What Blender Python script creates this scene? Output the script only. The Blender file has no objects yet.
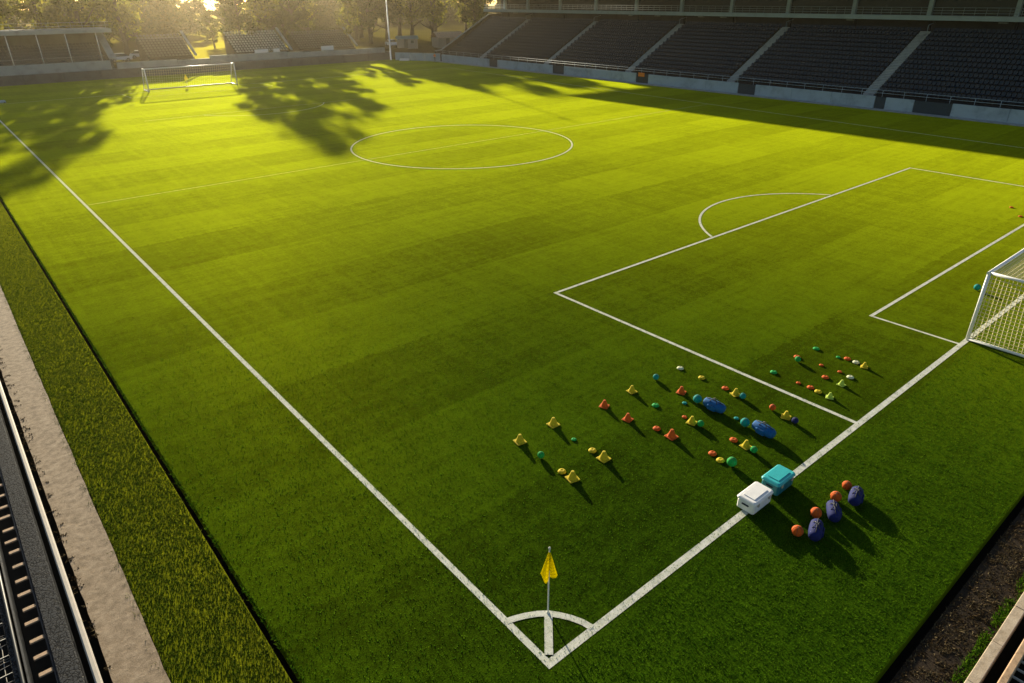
import bpy, math, random
import numpy as np
from mathutils import Vector, Matrix
S = bpy.context.scene
COL = S.collection
PI = math.pi
rnd = random.Random(7)

# ------------------------------------------------------------------ helpers
def link(o):
    COL.objects.link(o); return o

def tag(o, label=None, cat=None, group=None, kind=None):
    if label: o['label'] = label
    if cat: o['category'] = cat
    if group: o['group'] = group
    if kind: o['kind'] = kind
    return o

def thing(name, label, cat, loc=(0, 0, 0), rz=0.0, group=None):
    o = bpy.data.objects.new(name, None); link(o)
    o.empty_display_size = .2
    o.location = loc; o.rotation_euler = (0, 0, rz)
    return tag(o, label, cat, group)

def copy_tree(o, parent=None):
    c = o.copy(); COL.objects.link(c)
    if parent is not None: c.parent = parent
    for ch in list(o.children): copy_tree(ch, c)
    return c

class MB:
    def __init__(s): s.v = []; s.f = []; s.sm = []
    def quad(s, *pts):
        n = len(s.v); s.v += [tuple(p) for p in pts]; s.f.append(tuple(range(n, n + len(pts)))); s.sm.append(False); return s
    def box(s, x0, x1, y0, y1, z0, z1):
        n = len(s.v)
        s.v += [(x0,y0,z0),(x1,y0,z0),(x1,y1,z0),(x0,y1,z0),(x0,y0,z1),(x1,y0,z1),(x1,y1,z1),(x0,y1,z1)]
        for q in ((0,3,2,1),(4,5,6,7),(0,1,5,4),(1,2,6,5),(2,3,7,6),(3,0,4,7)):
            s.f.append(tuple(n + i for i in q)); s.sm.append(False)
        return s
    def rbox(s, x0, x1, y0, y1, z0, z1, b=.02):
        """box with chamfered upright and top edges"""
        def ring(d, z): return [(x0+d+b,y0+d,z),(x1-d-b,y0+d,z),(x1-d,y0+d+b,z),(x1-d,y1-d-b,z),(x1-d-b,y1-d,z),(x0+d+b,y1-d,z),(x0+d,y1-d-b,z),(x0+d,y0+d+b,z)]
        return s.rings([ring(b*.6, z0), ring(0, z0+b*.6), ring(0, z1-b), ring(b*.4, z1-b*.3), ring(b, z1)])
    def rings(s, rs, cap=True, smooth=False):
        n = len(s.v); k = len(rs[0])
        for r in rs: s.v += [tuple(p) for p in r]
        for a in range(len(rs)-1):
            for i in range(k):
                j = (i+1) % k
                s.f.append((n+a*k+i, n+a*k+j, n+(a+1)*k+j, n+(a+1)*k+i)); s.sm.append(smooth)
        if cap:
            s.f.append(tuple(n+i for i in range(k-1,-1,-1))); s.sm.append(False)
            m = n+(len(rs)-1)*k
            s.f.append(tuple(m+i for i in range(k))); s.sm.append(False)
        return s
    def tube(s, pts, r, n=8, smooth=True):
        pts = [Vector(p) for p in pts]
        if not isinstance(r, (list, tuple)): r = [r]*len(pts)
        rs = []; up = None
        for i, p in enumerate(pts):
            d = (pts[min(i+1,len(pts)-1)] - pts[max(i-1,0)]).normalized()
            if up is None:
                up = Vector((0,0,1)) if abs(d.z) < .9 else Vector((1,0,0))
            a = d.cross(up).normalized(); b = a.cross(d).normalized(); up = b
            rs.append([p + (a*math.cos(t*2*PI/n) + b*math.sin(t*2*PI/n))*r[i] for t in range(n)])
        for q in rs: q.reverse()
        return s.rings(rs, smooth=smooth)
    def lathe(s, prof, c=(0,0,0), n=16, smooth=True):
        rs = [[(c[0]+r*math.cos(t*2*PI/n), c[1]+r*math.sin(t*2*PI/n), c[2]+z) for t in range(n)] for r, z in prof]
        return s.rings(rs, smooth=smooth)
    def prism(s, prof, axis, a0, a1):
        """profile (list of 2-tuples) extruded along axis 'x' or 'y'"""
        if axis == 'y': A = [(p[0], a0, p[1]) for p in prof]; B = [(p[0], a1, p[1]) for p in prof]
        else: A = [(a0, p[0], p[1]) for p in prof]; B = [(a1, p[0], p[1]) for p in prof]
        return s.rings([A, B])
    def build(s, name, mat, parent=None, loc=None):
        me = bpy.data.meshes.new(name)
        me.from_pydata(s.v, [], s.f)
        me.polygons.foreach_set('use_smooth', s.sm)
        me.update()
        import bmesh
        bm = bmesh.new(); bm.from_mesh(me); bmesh.ops.recalc_face_normals(bm, faces=bm.faces); bm.to_mesh(me); bm.free()
        if mat: me.materials.append(mat)
        o = bpy.data.objects.new(name, me); link(o)
        if parent: o.parent = parent
        if loc: o.location = loc
        return o

def fast_mesh(name, verts, faces_n, k, mat):
    """verts (N,3) array with faces being consecutive runs of k verts"""
    me = bpy.data.meshes.new(name)
    nv = len(verts); nf = nv//k
    me.vertices.add(nv); me.vertices.foreach_set('co', np.asarray(verts, np.float32).ravel())
    me.loops.add(nv); me.loops.foreach_set('vertex_index', np.arange(nv, dtype=np.int32))
    me.polygons.add(nf); me.polygons.foreach_set('loop_start', np.arange(0, nv, k, dtype=np.int32))
    try: me.polygons.foreach_set('loop_total', np.full(nf, k, np.int32))
    except Exception: pass
    me.update(calc_edges=True); me.validate()
    if mat: me.materials.append(mat)
    return me

# ------------------------------------------------------------------ materials
class NT:
    def __init__(s, name):
        s.m = bpy.data.materials.new(name); s.m.use_nodes = True
        s.t = s.m.node_tree; s.t.nodes.clear()
        s.out = s.t.nodes.new('ShaderNodeOutputMaterial')
    def n(s, typ, **kw):
        x = s.t.nodes.new(typ)
        for k, v in kw.items(): setattr(x, k, v)
        return x
    def l(s, a, b): s.t.links.new(a, b)
    def set(s, inp, v):
        if hasattr(v, 'is_linked') or isinstance(v, bpy.types.NodeSocket): s.l(v, inp)
        else: inp.default_value = v
    def math(s, op, a, b=None, c=None):
        x = s.n('ShaderNodeMath', operation=op)
        s.set(x.inputs[0], a)
        if b is not None: s.set(x.inputs[1], b)
        if c is not None: s.set(x.inputs[2], c)
        return x.outputs[0]
    def coord(s, out='Object'): return s.n('ShaderNodeTexCoord').outputs[out]
    def noise(s, vec, scale, detail=3, rough=.55):
        x = s.n('ShaderNodeTexNoise'); s.l(vec, x.inputs['Vector'])
        x.inputs['Scale'].default_value = scale; x.inputs['Detail'].default_value = detail; x.inputs['Roughness'].default_value = rough
        return x.outputs['Fac']
    def ramp(s, fac, stops):
        x = s.n('ShaderNodeValToRGB'); s.l(fac, x.inputs[0])
        e = x.color_ramp.elements
        while len(e) < len(stops): e.new(.5)
        for i, (p, c) in enumerate(stops): e[i].position = p; e[i].color = (*c, 1)
        return x.outputs[0]
    def bump(s, h, strength, dist):
        x = s.n('ShaderNodeBump'); s.l(h, x.inputs['Height'])
        x.inputs['Strength'].default_value = strength; x.inputs['Distance'].default_value = dist
        return x.outputs[0]

def plain(name, color, rough=.6, metal=0.0, var=.25, scale=6.0, bump=.0, spec=.4, dirt=None):
    t = NT(name); co = t.coord()
    n1 = t.noise(co, scale, 5, .6)
    d = dirt or tuple(c*(1-var*1.6) for c in color)
    li = tuple(min(1, c*(1+var*.5)) for c in color)
    c = t.ramp(n1, [(.25, d), (.5, color), (.8, li)])
    b = t.n('ShaderNodeBsdfPrincipled')
    t.l(c, b.inputs['Base Color']); b.inputs['Metallic'].default_value = metal
    t.set(b.inputs['Roughness'], t.math('MULTIPLY_ADD', n1, .25, rough-.12))
    b.inputs['Specular IOR Level'].default_value = spec
    if bump:
        t.l(t.bump(t.noise(co, scale*8, 4, .65), .5, bump), b.inputs['Normal'])
    t.l(b.outputs[0], t.out.inputs[0])
    return t.m

def turf_material(name, dark, light, cell=(5.3, 5.0), checker=.16, cellrand=.22, grain=1.0, gloss=.2, gcol=(.42, .38, .02), bump=.03, coarse=False, sheen=.15):
    t = NT(name); co = t.coord()
    sep = t.n('ShaderNodeSeparateXYZ'); t.l(co, sep.inputs[0])
    wob = t.noise(co, 2.6, 5, .75)
    fx = t.math('FLOOR', t.math('DIVIDE', t.math('MULTIPLY_ADD', wob, .9, sep.outputs[0]), cell[0]))
    fy = t.math('FLOOR', t.math('DIVIDE', t.math('MULTIPLY_ADD', wob, .9, sep.outputs[1]), cell[1]))
    ch = t.math('PINGPONG', t.math('ADD', fx, fy), 1.0)
    sy = t.math('PINGPONG', fy, 1.0)
    cmb = t.n('ShaderNodeCombineXYZ'); t.l(fx, cmb.inputs[0]); t.l(fy, cmb.inputs[1])
    wn = t.n('ShaderNodeTexWhiteNoise', noise_dimensions='2D'); t.l(cmb.outputs[0], wn.inputs['Vector'])
    n_big = t.noise(co, .07, 4)
    n_mid = t.noise(co, .8, 5, .6)
    n_s = t.noise(co, 7.0, 4, .7)
    n_f = t.noise(co, 28.0, 3, .75)
    v = t.math('MULTIPLY_ADD', ch, checker*.42, .5 - checker*.5 - checker*.3)
    v = t.math('MULTIPLY_ADD', sy, checker*1.6, v)
    def add(v, n, a): return t.math('ADD', v, t.math('MULTIPLY', t.math('SUBTRACT', n, .5), a))
    def streak(sx, sy_):
        mp = t.n('ShaderNodeMapping'); t.l(co, mp.inputs['Vector']); mp.inputs['Scale'].default_value = (sx, sy_, 1)
        return t.noise(mp.outputs[0], 1.0, 3, .6)
    v = add(v, streak(.10, 2.2), .42*grain*(0 if coarse else 1)); v = add(v, streak(2.4, .12), .34*grain*(0 if coarse else 1)); v = add(v, t.noise(co, 2.6, 3, .6), .4*grain)
    v = add(v, wn.outputs[0], cellrand); v = add(v, n_big, .7); v = add(v, n_mid, .45*grain)
    v = add(v, n_s, .8*grain); v = add(v, n_f, 1.3*grain)
    mid = tuple((a+b)*.5 for a, b in zip(dark, light))
    c = t.ramp(v, [(0.0, tuple(x*.45 for x in dark)), (.28, dark), (.55, mid), (.85, light)] + ([(1.0, (.17, .14, .03))] if coarse else [(1.0, tuple(x*1.15 for x in light))]))
    bp = t.bump(t.math('ADD', t.math('MULTIPLY', n_s, .8), n_f), .8, bump)
    df = t.n('ShaderNodeBsdfDiffuse'); t.l(c, df.inputs[0]); t.l(bp, df.inputs['Normal'])
    gl = t.n('ShaderNodeBsdfGlossy', distribution='GGX'); gl.inputs['Roughness'].default_value = .60
    gm = t.n('ShaderNodeMix', data_type='RGBA', blend_type='MULTIPLY'); gm.inputs[0].default_value = .55
    gm.inputs[6].default_value = (*gcol, 1); t.l(t.ramp(v, [(.1, (.35,.4,.3)), (.8, (1,1,1))]), gm.inputs[7])
    t.l(gm.outputs[2], gl.inputs[0])
    mx = t.n('ShaderNodeMixShader'); mx.inputs[0].default_value = gloss
    t.l(df.outputs[0], mx.inputs[1]); t.l(gl.outputs[0], mx.inputs[2])
    sh = t.n('ShaderNodeBsdfSheen'); sh.inputs['Roughness'].default_value = .27; t.l(gm.outputs[2], sh.inputs[0])
    m2 = t.n('ShaderNodeMixShader'); m2.inputs[0].default_value = sheen
    t.l(mx.outputs[0], m2.inputs[1]); t.l(sh.outputs[0], m2.inputs[2])
    t.l(m2.outputs[0], t.out.inputs[0])
    return t.m

def leaf_material(name, cols, trans=.5, scale=.35):
    t = NT(name); g = t.n('ShaderNodeNewGeometry')
    n1 = t.noise(t.coord(), scale, 3)
    v = t.math('MULTIPLY_ADD', g.outputs['Random Per Island'], .5, t.math('MULTIPLY', n1, .55))
    c = t.ramp(v, [(.1, cols[0]), (.5, cols[1]), (.9, cols[2])])
    d = t.n('ShaderNodeBsdfDiffuse'); t.l(c, d.inputs[0])
    tr = t.n('ShaderNodeBsdfTranslucent'); t.l(c, tr.inputs[0])
    m = t.n('ShaderNodeMixShader'); m.inputs[0].default_value = trans
    t.l(d.outputs[0], m.inputs[1]); t.l(tr.outputs[0], m.inputs[2]); t.l(m.outputs[0], t.out.inputs[0])
    return t.m

def line_material():
    t = NT('line_paint'); co = t.coord()
    n = t.math('ADD', t.math('MULTIPLY', t.noise(co, 55, 3, .75), .6), t.math('MULTIPLY', t.noise(co, 4, 3), .4))
    c = t.ramp(n, [(.33, (.20, .24, .10)), (.44, (.52, .53, .44)), (.6, (.68, .68, .62))])
    b = t.n('ShaderNodeBsdfDiffuse'); t.l(c, b.inputs[0])
    t.l(t.bump(n, .6, .02), b.inputs['Normal'])
    t.l(b.outputs[0], t.out.inputs[0]); return t.m

def wrinkled(name):
    t = NT(name); co = t.coord()
    vo = t.n('ShaderNodeTexVoronoi', feature='DISTANCE_TO_EDGE'); vo.inputs['Scale'].default_value = 13
    nz = t.n('ShaderNodeTexNoise'); t.l(co, nz.inputs['Vector']); nz.inputs['Scale'].default_value = 9; nz.inputs['Detail'].default_value = 3
    mx = t.n('ShaderNodeMix', data_type='RGBA'); mx.inputs[0].default_value = .12; t.l(co, mx.inputs[6]); t.l(nz.outputs['Color'], mx.inputs[7])
    t.l(mx.outputs[2], vo.inputs['Vector'])
    h = t.math('MINIMUM', vo.outputs['Distance'], .12)
    b = t.n('ShaderNodeBsdfPrincipled'); b.inputs['Roughness'].default_value = .8; b.inputs['Specular IOR Level'].default_value = .05
    t.l(t.ramp(t.math('MULTIPLY_ADD', t.noise(co, 3, 4), .06, h), [(.03, (.006,.0065,.008)), (.16, (.050,.052,.056))]), b.inputs['Base Color'])  # shade in the grooves and highlights on the bumps painted into the colour
    t.l(t.bump(h, 1.0, .16), b.inputs['Normal']); t.l(b.outputs[0], t.out.inputs[0]); return t.m

def cracked(name, c0, c1, c2, scale=3, bump=.02):
    t = NT(name); co = t.coord()
    a = t.noise(co, scale, 8, .65); b_ = t.noise(co, scale*9, 5, .7)
    v = t.math('ADD', t.math('MULTIPLY', a, .6), t.math('MULTIPLY', b_, .4))
    vo = t.n('ShaderNodeTexVoronoi', feature='DISTANCE_TO_EDGE'); t.l(co, vo.inputs['Vector']); vo.inputs['Scale'].default_value = .8
    cr = t.math('SMOOTH_MIN', t.math('MULTIPLY_ADD', vo.outputs['Distance'], 26, t.math('MULTIPLY', a, .9)), 1.0, .2)
    c = t.ramp(v, [(.3, c0), (.5, c1), (.7, c2)])
    m = t.n('ShaderNodeMix', data_type='RGBA', blend_type='MULTIPLY'); m.inputs[0].default_value = .22
    t.l(c, m.inputs[6]); t.l(t.ramp(cr, [(.35, (.25,.22,.18)), (.8, (1,1,1))]), m.inputs[7])
    b = t.n('ShaderNodeBsdfPrincipled'); t.l(m.outputs[2], b.inputs['Base Color']); b.inputs['Roughness'].default_value = .85
    b.inputs['Specular IOR Level'].default_value = .2
    t.l(t.bump(v, .7, bump), b.inputs['Normal']); t.l(b.outputs[0], t.out.inputs[0]); return t.m

M = {}
M['turf'] = turf_material('pitch_turf_green', (.013, .056, .003), (.058, .150, .005), cell=(7.4, 5.2), checker=.14, cellrand=.09, gloss=.022, gcol=(.88, .98, .012), sheen=.52, grain=1.5)
M['rough'] = turf_material('rough_turf_green', (.03, .052, .004), (.085, .115, .006), checker=0, cellrand=0, grain=1.0, gloss=.08, gcol=(.8,.8,.02), bump=.02, coarse=True)
M['dirt'] = cracked('damp_soil', (.008,.005,.002), (.022,.013,.006), (.05,.034,.016), 2.2, .05)
M['trench'] = plain('trench_soil', (.010,.009,.006), .9, spec=.1)
M['ground'] = turf_material('outer_ground_brown', (.02, .016, .008), (.06, .045, .02), sheen=.0, checker=0, cellrand=0, grain=1.0, gloss=.08)
M['path'] = cracked('pale_stone_path', (.09,.065,.04), (.26,.195,.13), (.43,.345,.25), 4.5, .03)
M['kerb'] = cracked('kerb_concrete', (.28,.21,.14), (.46,.37,.27), (.58,.49,.38), 3.5, .02)
M['line'] = line_material()
M['post'] = plain('white_goal_paint', (.80,.80,.80), .35, var=.06)
M['net'] = plain('net_cord', (.74,.66,.38), .8, var=.1)
M['flag'] = leaf_material('yellow_flag_cloth', [(.82,.70,.0), (.86,.75,.0), (.90,.79,.0)], .45)
M['pole'] = plain('white_pole', (.72,.70,.62), .45, var=.08)
M['metal'] = plain('brushed_rail_metal', (.40,.36,.31), .65, .1, var=.15, scale=3)
M['steel'] = plain('dark_steel', (.035,.038,.042), .5, .4, var=.3)
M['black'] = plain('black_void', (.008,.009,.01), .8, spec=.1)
M['rubber'] = wrinkled('wrinkled_black_rubber')
M['timber'] = plain('weathered_timber', (.42,.28,.17), .75, var=.35, scale=8, bump=.01)
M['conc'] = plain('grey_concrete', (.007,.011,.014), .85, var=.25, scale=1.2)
M['stair'] = plain('stair_concrete', (.34,.36,.35), .85, var=.25, scale=1.5)
M['panel'] = plain('pale_wall_panel', (.34,.42,.46), .6, var=.22, scale=.7)
M['gate'] = plain('dark_gate', (.025,.045,.06), .5, var=.2)
M['seat'] = plain('navy_seat_plastic', (.003,.015,.030), .34, var=.2, scale=.6, spec=.4)
M['fascia'] = plain('fascia_grey', (.36,.45,.48), .55, var=.12, scale=.8)
M['glass'] = plain('dark_window', (.01,.022,.026), .22, var=.2, scale=.5, spec=.35)
M['dwall'] = plain('slate_wall', (.085,.090,.092), .8, var=.3, scale=.8)
M['lwall'] = plain('pale_grey_wall', (.33,.35,.34), .75, var=.25, scale=.7)
M['bark'] = plain('tree_bark', (.07,.05,.035), .9, var=.4, scale=2)
M['leafA'] = leaf_material('leaf_gold_green', [(.07,.09,.010), (.15,.16,.014), (.30,.26,.02)], .6)
M['leafB'] = leaf_material('leaf_deep_green', [(.018,.034,.006), (.05,.068,.010), (.12,.12,.018)], .45)
M['blade'] = leaf_material('grass_blade', [(.009,.038,.003), (.036,.10,.004), (.12,.21,.010)], .4, 1.5)
M['bladeR'] = leaf_material('rough_grass_blade', [(.020,.044,.004), (.056,.092,.006), (.14,.15,.02)], .4, 2.5)
M['litter'] = leaf_material('soil_litter', [(.02,.013,.006), (.06,.04,.02), (.20,.16,.09)], .2, 2.5)
for k, c in dict(yellow=(.55,.42,.015), orange=(.55,.095,.01), green=(.01,.32,.06), teal=(.0,.26,.24), white=(.60,.62,.42), lime=(.42,.55,.08), blue=(.005,.09,.28), navy=(.008,.015,.10)).items():
    M[k] = plain(k + '_plastic', c, .78, var=.28, scale=9, spec=.2)
M['aqua'] = plain('aqua_lid', (.03,.42,.44), .45, var=.1)
M['aqua_shaded'] = plain('teal_crate_body_shaded', (.015,.16,.19), .5, var=.15)  # darker than the lid: shade on the crate's sides put into the colour
M['white_lid'] = plain('white_lid', (.80,.79,.78), .45, var=.06)
M['carpaint'] = plain('white_car_paint', (.72,.74,.78), .25, var=.05)
M['skin'] = plain('skin', (.45,.27,.18), .6, var=.1)
M['hivis'] = plain('orange_cloth', (.80,.22,.02), .7, var=.15)
M['trouser'] = plain('dark_trousers', (.02,.022,.03), .8)
M['tiles'] = plain('tan_roof', (.48,.30,.18), .7, var=.3, scale=2)
M['tealroof'] = plain('teal_roof', (.03,.13,.14), .6, var=.2)
M['shed'] = plain('shed_wall', (.30,.26,.22), .8, var=.2)

# ------------------------------------------------------------------ ground and surfaces
FX0, FY0 = -4.28, -4.75           # edges of the pitch turf
FX1, FY1 = 83.6, 139.6
def struct(name, mb, mat, **k): return tag(mb.build(name, mat, **k), kind='structure')

g = MB().quad((-700,-700,-.42),(700,-700,-.42),(700,700,-.42),(-700,700,-.42))
struct('ground', g, M['trench'])
bank = MB().box(-695, 695, 142.6, 695, -.415, 2.0)
struct('raised_bank', bank, M['ground'])
pt = MB().box(FX0, FX1, FY0, FY1, -.40, 0)
struct('pitch', pt, M['turf'])
struct('grass_verge', MB().box(-6.45, -4.47, -30, 139.5, -.40, -.02), M['rough'])
# stone path beside the verge with a slightly ragged edge
mb = MB()
ys = np.arange(-14, 139, .45)
top = [];
L = [(-7.36 - .0075*max(0,y) * (1 if y < 40 else 40/max(y,1)) + rnd.uniform(-.015,.015), y) for y in ys]
Rr = [(-6.47 + rnd.uniform(-.014,.010) , y) for y in ys]
for i in range(len(ys)-1):
    mb.quad((L[i][0],L[i][1],.03),(Rr[i][0],Rr[i][1],.03),(Rr[i+1][0],Rr[i+1][1],.03),(L[i+1][0],L[i+1][1],.03))
    mb.quad((Rr[i][0],Rr[i][1],.03),(Rr[i][0],Rr[i][1],-.3),(Rr[i+1][0],Rr[i+1][1],-.3),(Rr[i+1][0],Rr[i+1][1],.03))
    mb.quad((L[i][0],L[i][1],-.3),(L[i][0],L[i][1],.03),(L[i+1][0],L[i+1][1],.03),(L[i+1][0],L[i+1][1],-.3))
struct('stone_path', mb, M['path'])
struct('soil_strip', MB().box(-4.2, 90, -5.99, FY0-.22, -.40, -.10), M['dirt'])
struct('sideline_kerb_path', MB().box(FX1+.02, 84.95, -10, 127, -.40, .05), M['stair'])

# painted lines: one thin sheet each 4 mm above the turf
LZ = .006
def line(name, pts, w, z=LZ, closed=False):
    mb = MB(); P = [Vector((p[0], p[1], 0)) for p in pts]; n = len(P); A = []; B = []
    for i in range(n):
        a = P[i-1] if (i > 0 or closed) else P[i]
        b = P[(i+1) % n] if (i < n-1 or closed) else P[i]
        d = (b-a).normalized(); s = Vector((-d.y, d.x, 0))*w/2
        A.append((P[i].x+s.x, P[i].y+s.y, z)); B.append((P[i].x-s.x, P[i].y-s.y, z))
    for i in range(n if closed else n-1):
        j = (i+1) % n
        mb.quad(B[i], B[j], A[j], A[i])
    o = mb.build(name, M['line']); tag(o, kind='structure'); return o
def arc(cx, cy, r, a0, a1, n=48): return [(cx+r*math.cos(math.radians(a0+(a1-a0)*i/n)), cy+r*math.sin(math.radians(a0+(a1-a0)*i/n))) for i in range(n+1)]
W = .17
line('touchline', [(0, -.1), (0, 114.2)], W)
line('goal_line', [(.085, 0), (70.5, 0)], .20, LZ)
line('far_touchline', [(70.0, .1), (77.6, 114.1)], .10)
line('far_goal_line', [(.085, 114.0), (77.5, 114.0)], .10)
line('halfway_line', [(.085, 48.1), (73.1, 48.1)], .04)
line('centre_circle', arc(33.0, 48.2, 10.75, 0, 357.2, 96), .16, LZ+.004, closed=True)
line('penalty_area_front_line', [(14.18, 14.95), (54.7, 14.95)], .16)
line('penalty_area_side_line', [(14.26, .1), (14.26, 14.87)], .16)
line('penalty_area_side_line', [(54.62, .1), (54.62, 14.87)], .16)
line('penalty_arc', arc(34.4, 10.9, 8.3, 30.2, 149.8), .15, LZ+.004)
line('goal_area_front_line', [(23.13, 3.7), (46.0, 3.7)], .15)
line('goal_area_side_line', [(23.2, .1), (23.2, 3.62)], .13)
line('goal_area_side_line', [(45.92, .1), (45.92, 3.62)], .13)
line('far_penalty_line', [(13.0, 84.6), (43.0, 84.6)], .06)
line('far_penalty_arc', arc(27.9, 88.5, 9.0, 206, 334), .10, LZ+.004)
line('far_goal_area_line', [(17.2, 108.3), (38.6, 108.3)], .07)
line('far_goal_area_line', [(17.2, 108.4), (17.2, 113.9)], .07)
line('far_goal_area_line', [(38.6, 108.4), (38.6, 113.9)], .07)
# corner arc: a shallow one with the flag standing on its crown, and the short bar to the corner
ca = [(.0, 1.47), (.22, 1.40), (.45, 1.30), (.70, 1.16), (.91, 1.00), (1.07, .80), (1.22, .57), (1.34, .31), (1.40, .05)]
line('corner_arc', ca, .17, LZ+.004)
line('corner_bar', [(.15, .165), (.90, 1.0)], .19, LZ+.008)

# ------------------------------------------------------------------ grass blades and soil litter (nobody could count them)
rs = np.random.RandomState(3)
def blades(name, mat, n, x0, x1, y0, y1, z, h, w, lean=.5, clump=0.0, keep=None):
    if clump:
        nc = max(1, n//9)
        cx = rs.uniform(x0, x1, nc); cy = rs.uniform(y0, y1, nc); idx = rs.randint(0, nc, n)
        x = np.clip(cx[idx] + rs.normal(0, clump, n), x0, x1); y = np.clip(cy[idx] + rs.normal(0, clump, n), y0, y1)
    else:
        x = rs.uniform(x0, x1, n); y = rs.uniform(y0, y1, n)
    if keep is not None:
        k = keep(x, y); x = x[k]; y = y[k]; n = len(x)
    a = rs.uniform(0, 2*PI, n); hh = h*rs.uniform(.5, 1.35, n); ww = w*rs.uniform(.6, 1.4, n)
    la = rs.uniform(0, 2*PI, n); ll = hh*lean*rs.uniform(0.2, 1.4, n)
    dx = np.cos(a)*ww/2; dy = np.sin(a)*ww/2
    V = np.zeros((n, 3, 3), np.float32)
    V[:,0] = np.stack([x-dx, y-dy, np.full(n, z)], 1); V[:,1] = np.stack([x+dx, y+dy, np.full(n, z)], 1)
    V[:,2] = np.stack([x+np.cos(la)*ll, y+np.sin(la)*ll, z+hh], 1)
    me = fast_mesh(name, V.reshape(-1, 3), n, 3, mat)
    o = bpy.data.objects.new(name, me); link(o); return o
CAMXY = (-6.9, -7.1)
def nearfade(R0, R1):
    def k(x, y):
        d = np.hypot(x-CAMXY[0], y-CAMXY[1]); return rs.uniform(0, 1, len(x)) < np.clip((R1-d)/(R1-R0), 0, 1)
    return k
o = blades('mown_grass', M['blade'], 190000, FX0+.02, 30, FY0+.02, 30, 0, .035, .022, .7, keep=nearfade(14, 34))
tag(o, 'short mown grass blades of the near pitch', 'grass', kind='stuff')
o = blades('rough_grass', M['bladeR'], 130000, -6.44, -4.48, 0, 62, -.02, .045, .022, .9, keep=nearfade(22, 66))
tag(o, 'coarse clumpy grass of the verge beside the stone path', 'grass', kind='stuff')
o = blades('edge_grass', M['blade'], 70000, FX0+.02, 24, FY0+.01, -.35, 0, .04, .018, 1.0, keep=nearfade(14, 36))
tag(o, 'longer grass behind the near goal line', 'grass', kind='stuff')
o = blades('edge_fringe', M['blade'], 9000, FX0-.05, FX0+.03, FY0, 60, -.05, .07, .03, 1.1, clump=.02)
tag(o, 'grass fringe hanging over the edge of the turf', 'grass', kind='stuff')
o = blades('path_litter', M['litter'], 2600, -7.62, -7.30, -6, 45, .028, .03, .04, 1.6, clump=.05)
tag(o, 'dry leaves and grass caught along the rail side of the stone path', 'litter', kind='stuff')
o = blades('path_weeds', M['bladeR'], 5000, -6.56, -6.42, -6, 50, -.03, .085, .03, 1.2, clump=.05)
tag(o, 'weeds growing over the ragged edge of the stone path', 'grass', kind='stuff')
o = blades('soil_litter', M['litter'], 17000, 0, 24, -5.98, FY0-.24, -.10, .04, .03, 1.4, clump=.06)
tag(o, 'dry stalks and litter on the dark soil strip', 'litter', kind='stuff')
o = blades('moss_fringe', M['blade'], 5000, 0, 24, -5.99, -5.80, -.10, .08, .03, .9, clump=.05)
tag(o, 'mossy grass fringe along the concrete kerb', 'grass', kind='stuff')

# ------------------------------------------------------------------ corner flag
def corner_flag(x, y, h, label, cat='flag', fold=True, rz=0.0, cw=1.0):
    t = thing('corner_flag', label, cat, (x, y, 0), rz)
    MB().lathe([(.04,0),(.04,.02),(.018,.05),(.016,h-.03)], n=10).build('pole', M['pole'], t)
    MB().lathe([(.018,h-.035),(.026,h),(.026,h+.04),(.012,h+.06)], n=10).build('finial', M['pole'], t)
    # drooping cloth: gathered at the top, fanning out in folds at the bottom
    mb = MB(); top = h-.07; nR = 9; nC = 25; rows = []
    for r in range(nR):
        v = r/(nR-1); row = []
        for c in range(nC):
            u = c/(nC-1)*2-1
            wid = (.03 + .25*v)*cw
            dep = .035*v*math.sin(u*5.5 + .9) + .008*v*math.sin(u*13)
            hang = (.80 + .13*math.exp(-((u+.35)/.28)**2) - .10*max(0,u)**2 - .13*max(0,-u-.55)*2)*v
            row.append((u*wid*.72, dep - .032, top - hang))
        rows.append(row)
    for r in range(nR-1):
        for c in range(nC-1):
            mb.quad(rows[r][c], rows[r][c+1], rows[r+1][c+1], rows[r+1][c])
    o = mb.build('flag', M['flag'], t)
    for p in o.data.polygons: p.use_smooth = True
    sm = o.modifiers.new('thick', 'SOLIDIFY'); sm.thickness = .006
    return t
corner_flag(.91, 1.02, 2.02, 'yellow flag hanging from a white pole on the corner arc', rz=math.radians(-40), cw=.95)
corner_flag(27.9, 117.6, 1.9, 'small yellow flag on a pole behind the far goal', rz=math.radians(-10), cw=1.6)

# ------------------------------------------------------------------ goals
def net_panel(mb, A, B, C, D, nu, nv, r=.012, sag=0.0):
    """cords between quad corners A-B (bottom) and D-C (top)"""
    A, B, C, D = map(Vector, (A, B, C, D)); nrm = (B-A).cross(D-A).normalized()
    def P(u, v):
        p = (A*(1-u)+B*u)*(1-v) + (D*(1-u)+C*u)*v
        return p + nrm*sag*math.sin(PI*u)*math.sin(PI*v) + Vector((0,0,-abs(sag)*.6*math.sin(PI*v)*math.sin(PI*u)))
    seg = 8
    for i in range(nu+1):
        u = i/nu; mb.tube([P(u, k/seg) for k in range(seg+1)], r, 4)
    for j in range(nv+1):
        v = j/nv; mb.tube([P(k/(seg*2), v) for k in range(seg*2+1)], r, 4)

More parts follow.
